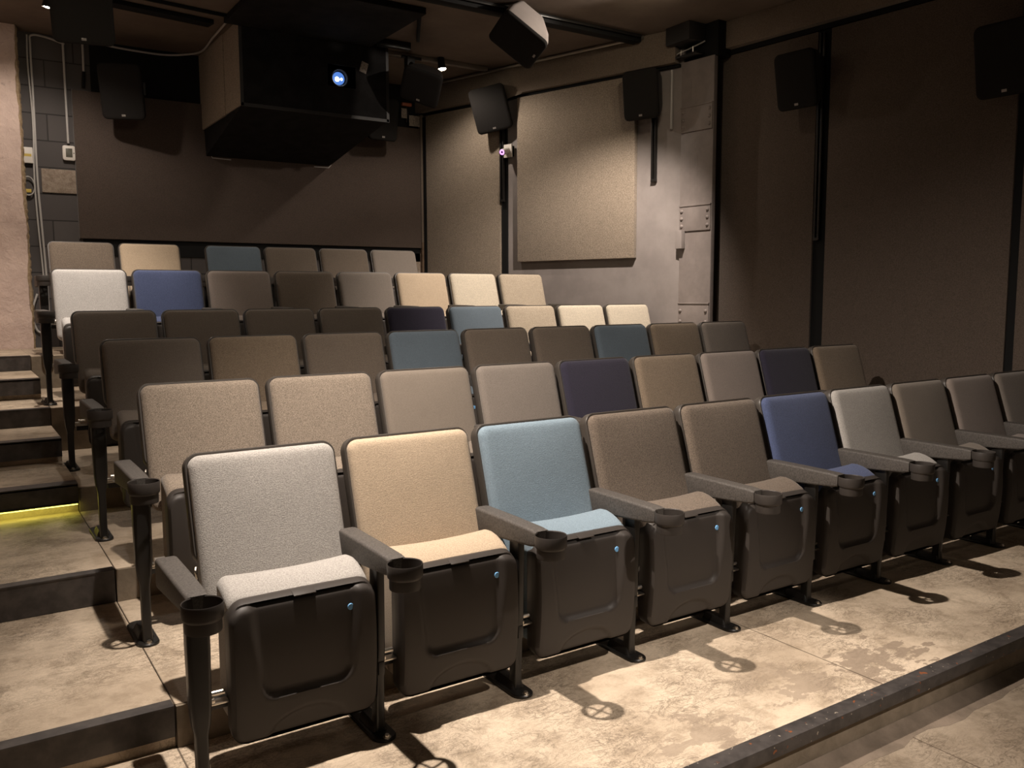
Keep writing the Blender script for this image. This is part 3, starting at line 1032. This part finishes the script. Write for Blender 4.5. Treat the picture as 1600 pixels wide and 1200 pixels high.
obj('beam_core', lathe(bmesh.new(), [(0.0, -0.004), (0.008, -0.005), (0.012, -0.012)], 16, ln @ Matrix.Translation((0.026, -0.006, 0))), LENSC, lb)
bm = bx((2.83, 4.944, 3.60), (2.90, 4.949, 3.70), MT @ Matrix.Translation((2.865, 0, 3.65)) @ Matrix.Rotation(0.3, 4, 'Y') @ Matrix.Translation((-2.865, 0, -3.65)))
obj('label_tag', bm, PAPER, t, smooth=False)
# boards, bars and hooks on the ceiling around it
tag(obj('ceiling_board', bx((1.55, 3.78, 3.845), (2.93, 4.94, 3.899), None, 0.004), DULLBLK), 'flat black board on the ceiling in front of the projector housing', 'board')


def ceil_bar(label, a, b, wd, z0, z1, mat, name='ceiling_bar', cat='bar'):
    a, b = Vector((*a, 0)), Vector((*b, 0))
    d = (b - a).normalized()
    M = frame(a, d, Vector((-d.y, d.x, 0)), Vector((0, 0, 1)))
    return tag(obj(name, bx((0, -wd / 2, z0), ((b - a).length, wd / 2, z1), M, 0.004), mat), label, cat)


ceil_bar('black ceiling bar left of the projector housing', (0.60, 5.0), (1.49, 5.13), 0.13, 3.86, 3.899, BLACKM)
ceil_bar('thin black ceiling bar ending at the top left of the housing', (0.80, 4.76), (1.60, 4.86), 0.02, 3.87, 3.899, BLACKM)
ceil_bar('short thin black strip hanging on the ceiling right of the black board', (2.93, 3.90), (3.25, 4.56), 0.03, 3.85, 3.899, BLACKM, 'ceiling_strip')
ceil_bar('stubby black clamp on the ceiling at the housing corner', (2.95, 4.80), (3.28, 4.79), 0.06, 3.83, 3.899, STEEL, 'ceiling_clamp', 'clamp')
ceil_bar('long thick black beam crossing the ceiling to the right wall', (2.2, 3.42), (4.98, 3.42), 0.11, 3.83, 3.899, BLACKM, 'ceiling_beam', 'beam')
ceil_bar('thin dark metal conduit running beside the black ceiling beam', (2.9, 3.335), (4.95, 3.335), 0.016, 3.86, 3.880, STEEL, 'conduit', 'conduit')
bm = tube(bmesh.new(), [MW @ Vector((0.42, 3.875, 0.135)), MW @ Vector((3.1, 3.875, 0.135))], 0.016, 10)
tag(obj('conduit', bm, METAL), 'long metal conduit where the ceiling meets the right soffit', 'conduit')
t = thing('ceiling_track', 'lit grey metal lighting track right of the projector housing', 'lighting track', (3.14, 5.16, 3.9))
obj('rail', bx((0.0, -0.055, -0.045), (1.22, 0.0, -0.001), None, 0.003), METAL, t)
obj('rail', bx((0.0, 0.015, -0.03), (1.22, 0.045, -0.001), None, 0.003), METAL, t)
obj('joiner', bx((0.20, -0.075, -0.06), (0.42, -0.055, -0.03), None, 0.003), STEEL, t)

# spotlights, each with the light it throws
SL = {'A': 'glowing ceiling spotlight on the track right of the projector', 'B': 'glowing spotlight in the top left corner of the photo', 'C': 'spotlight over the left end of the front row', 'D': 'spotlight in front of the stage kerb aimed at the front row', 'E': 'spotlight over the aisle end of the fifth row', 'F': 'spotlight aimed at the tilted loudspeaker with the lit pale side', 'H': 'added unseen fill spotlight over the middle rows', 'G': 'spotlight above the frame in front of the lit tan panel'}
for n, (lo, loc, d) in LIGHTS.items():
    t = thing('ceiling_spotlight', SL[n], 'spotlight', loc, 'track spotlights')
    M = d.to_track_quat('Z', 'Y').to_matrix().to_4x4()
    obj('lamp_head', lathe(bmesh.new(), [(0.0, -0.10), (0.030, -0.10), (0.036, -0.09), (0.038, 0.02), (0.046, 0.06), (0.043, 0.06), (0.034, 0.02), (0.0, 0.015)], 22, M), STEEL, t)
    obj('bulb', lathe(bmesh.new(), [(0.0, 0.066), (0.020, 0.062), (0.034, 0.050), (0.040, 0.040)], 18, M), BULB, t)
    obj('stem', tube(bmesh.new(), [M @ Vector((0, 0, -0.06)), Vector((0, 0, ZC - loc.z - 0.002))], 0.010), STEEL, t)
    mw = lo.matrix_world.copy()
    lo.parent = t
    lo.matrix_parent_inverse = Matrix.Translation(-loc)

# ------------------------------------------------------------------ things on the back wall at the left
def cable(label, pts, r, mat=PVC, cat='cable', name='cable', sub=6):
    return tag(obj(name, tube(bmesh.new(), smoothpath(pts, sub), r, 8), mat), label, cat)


yw = 6.335
cable('left of the two pale cables hanging down the block wall', [(0.142, yw, 3.87), (0.136, yw, 3.6), (0.15, yw, 3.1), (0.135, yw, 2.6), (0.14, yw, 2.2), (0.16, yw, 1.7), (0.17, yw, 1.2)], 0.008)
cable('right of the two pale cables hanging down the block wall', [(0.45, yw, 3.83), (0.30, yw, 3.87), (0.18, yw, 3.87), (0.165, yw, 3.78), (0.165, yw, 3.3), (0.16, yw, 2.6), (0.17, yw, 2.2), (0.185, yw, 1.7), (0.19, yw, 1.2)], 0.010)
cable('straight pale conduit running down to the thermostat', [(0.436, yw, 3.86), (0.436, yw, 3.4), (0.436, yw, 2.92)], 0.011, PVC, 'conduit', 'conduit')
cable('short pale conduit ending above the back wall panel', [(0.603, yw, 3.87), (0.603, yw, 3.75), (0.601, yw, 3.60)], 0.011, PVC, 'conduit', 'conduit')
tag(obj('cable', tube(bmesh.new(), smoothpath([(0.601, 6.33, 3.60), (0.595, 6.33, 3.52), (0.59, 6.33, 3.45)]), 0.014), BLACKM), 'black cable tail below the short pale conduit', 'cable')
cable('pale cable sagging along the ceiling line into the housing side', [(0.61, yw, 3.885), (0.80, yw, 3.875), (1.0, yw, 3.862), (1.3, yw, 3.86), (1.50, 6.30, 3.878), (1.64, 6.10, 3.885), (1.62, 5.6, 3.885), (1.60, 5.05, 3.885)], 0.010)
t = thing('thermostat', 'white wall thermostat with grey display at the back wall panel', 'thermostat', (0.436, 6.36, 2.828))
Mth = frame(Vector((0, -0.035, 0)), Vector((1, 0, 0)), Vector((0, 0, 1)), Vector((0, -1, 0)))
rings = [[Mth @ Vector((x, z, n)) for x, z in rr(0.056 - d, 0.070 - d, 0.02, 5)] for n, d in ((-0.034, 0.004), (0.0, 0.0), (0.008, 0.002), (0.011, 0.008))]
obj('case', loft(bmesh.new(), rings), WHITEP, t, ang=30)
obj('display', bx((-0.028, -0.040, 0.010), (0.028, 0.042, 0.0125), Mth, 0.001), LCD, t)
obj('button', lathe(bmesh.new(), [(0.0, 0.014), (0.005, 0.0135), (0.005, 0.010)], 10, Mth @ Matrix.Translation((0.040, 0.0, 0))), LCD, t)
t = thing('router', 'white box with a yellow mark on the block wall beside the plaster', 'box', (0.087, 6.33, 2.78))
Mr = frame(Vector((0, -0.01, 0)), Vector((1, 0, 0)), Vector((0, 0, 1)), Vector((0, -1, 0)))
obj('case', bx((-0.045, -0.072, -0.035), (0.045, 0.072, 0.012), Mr, 0.004), WHITEP, t)
obj('yellow_mark', bx((-0.032, -0.012, 0.0118), (0.032, 0.012, 0.0128), Mr), YEL, t, smooth=False)
t = thing('cable_coil', 'pale coiled cable with a yellow tag under the white box', 'cable', (0.080, 6.325, 2.50))
bm = bmesh.new()
pts = []
for i in range(61):
    a = i / 60 * math.pi * 4
    pts.append((0.052 * math.cos(a), -0.004 * (i / 30), 0.085 * math.sin(a)))
tube(bm, pts, 0.006)
obj('loops', bm, PVC, t)
obj('tag', bx((-0.024, -0.022, -0.062), (0.022, -0.012, -0.030), None, 0.003), YEL, t)
obj('tail', tube(bmesh.new(), smoothpath([(-0.03, -0.002, -0.07), (-0.034, 0, -0.2), (-0.03, 0, -0.4)]), 0.006), PVC, t)
cable('pale cable loop low on the block wall behind the fifth row end seat', [(0.10, 6.33, 1.50), (0.06, 6.32, 1.38), (0.05, 6.32, 1.27), (0.08, 6.33, 1.16), (0.12, 6.33, 1.13)], 0.010)
bm = bx((0.195, 6.342, 2.452), (0.486, 6.3595, 2.672), None, 0.003)
tag(obj('concrete_block', bm, BARE), 'bare rough unpainted block in the dark block wall by the thermostat', 'block')
tag(obj('concrete_block', bx((4.085, 6.345, 1.60), (4.163, 6.3595, 1.97), None, 0.003), BARE), 'bare rough block end low in the back right corner', 'block')
# papers and an orange plug in the back right corner
tag(obj('notice_paper', bx((4.02, 6.300, 3.44), (4.155, 6.306, 3.56)), PAPER), 'grey paper notice high in the back right corner', 'paper')
tag(obj('notice_paper', bx((3.92, 6.30, 3.52), (3.99, 6.306, 3.63)), PAPER), 'small torn paper beside the grey notice in the back corner', 'paper')
t = thing('cable_plug', 'orange cable plug above the papers in the back right corner', 'plug', (3.99, 6.32, 3.68))
obj('plug', bx((-0.06, -0.03, -0.02), (0.06, 0.01, 0.015), None, 0.004), ORANGE, t)
obj('cord', tube(bmesh.new(), smoothpath([(0.0, 0, -0.02), (0.02, 0, -0.1), (0.0, 0, -0.2)]), 0.007), SPK, t)
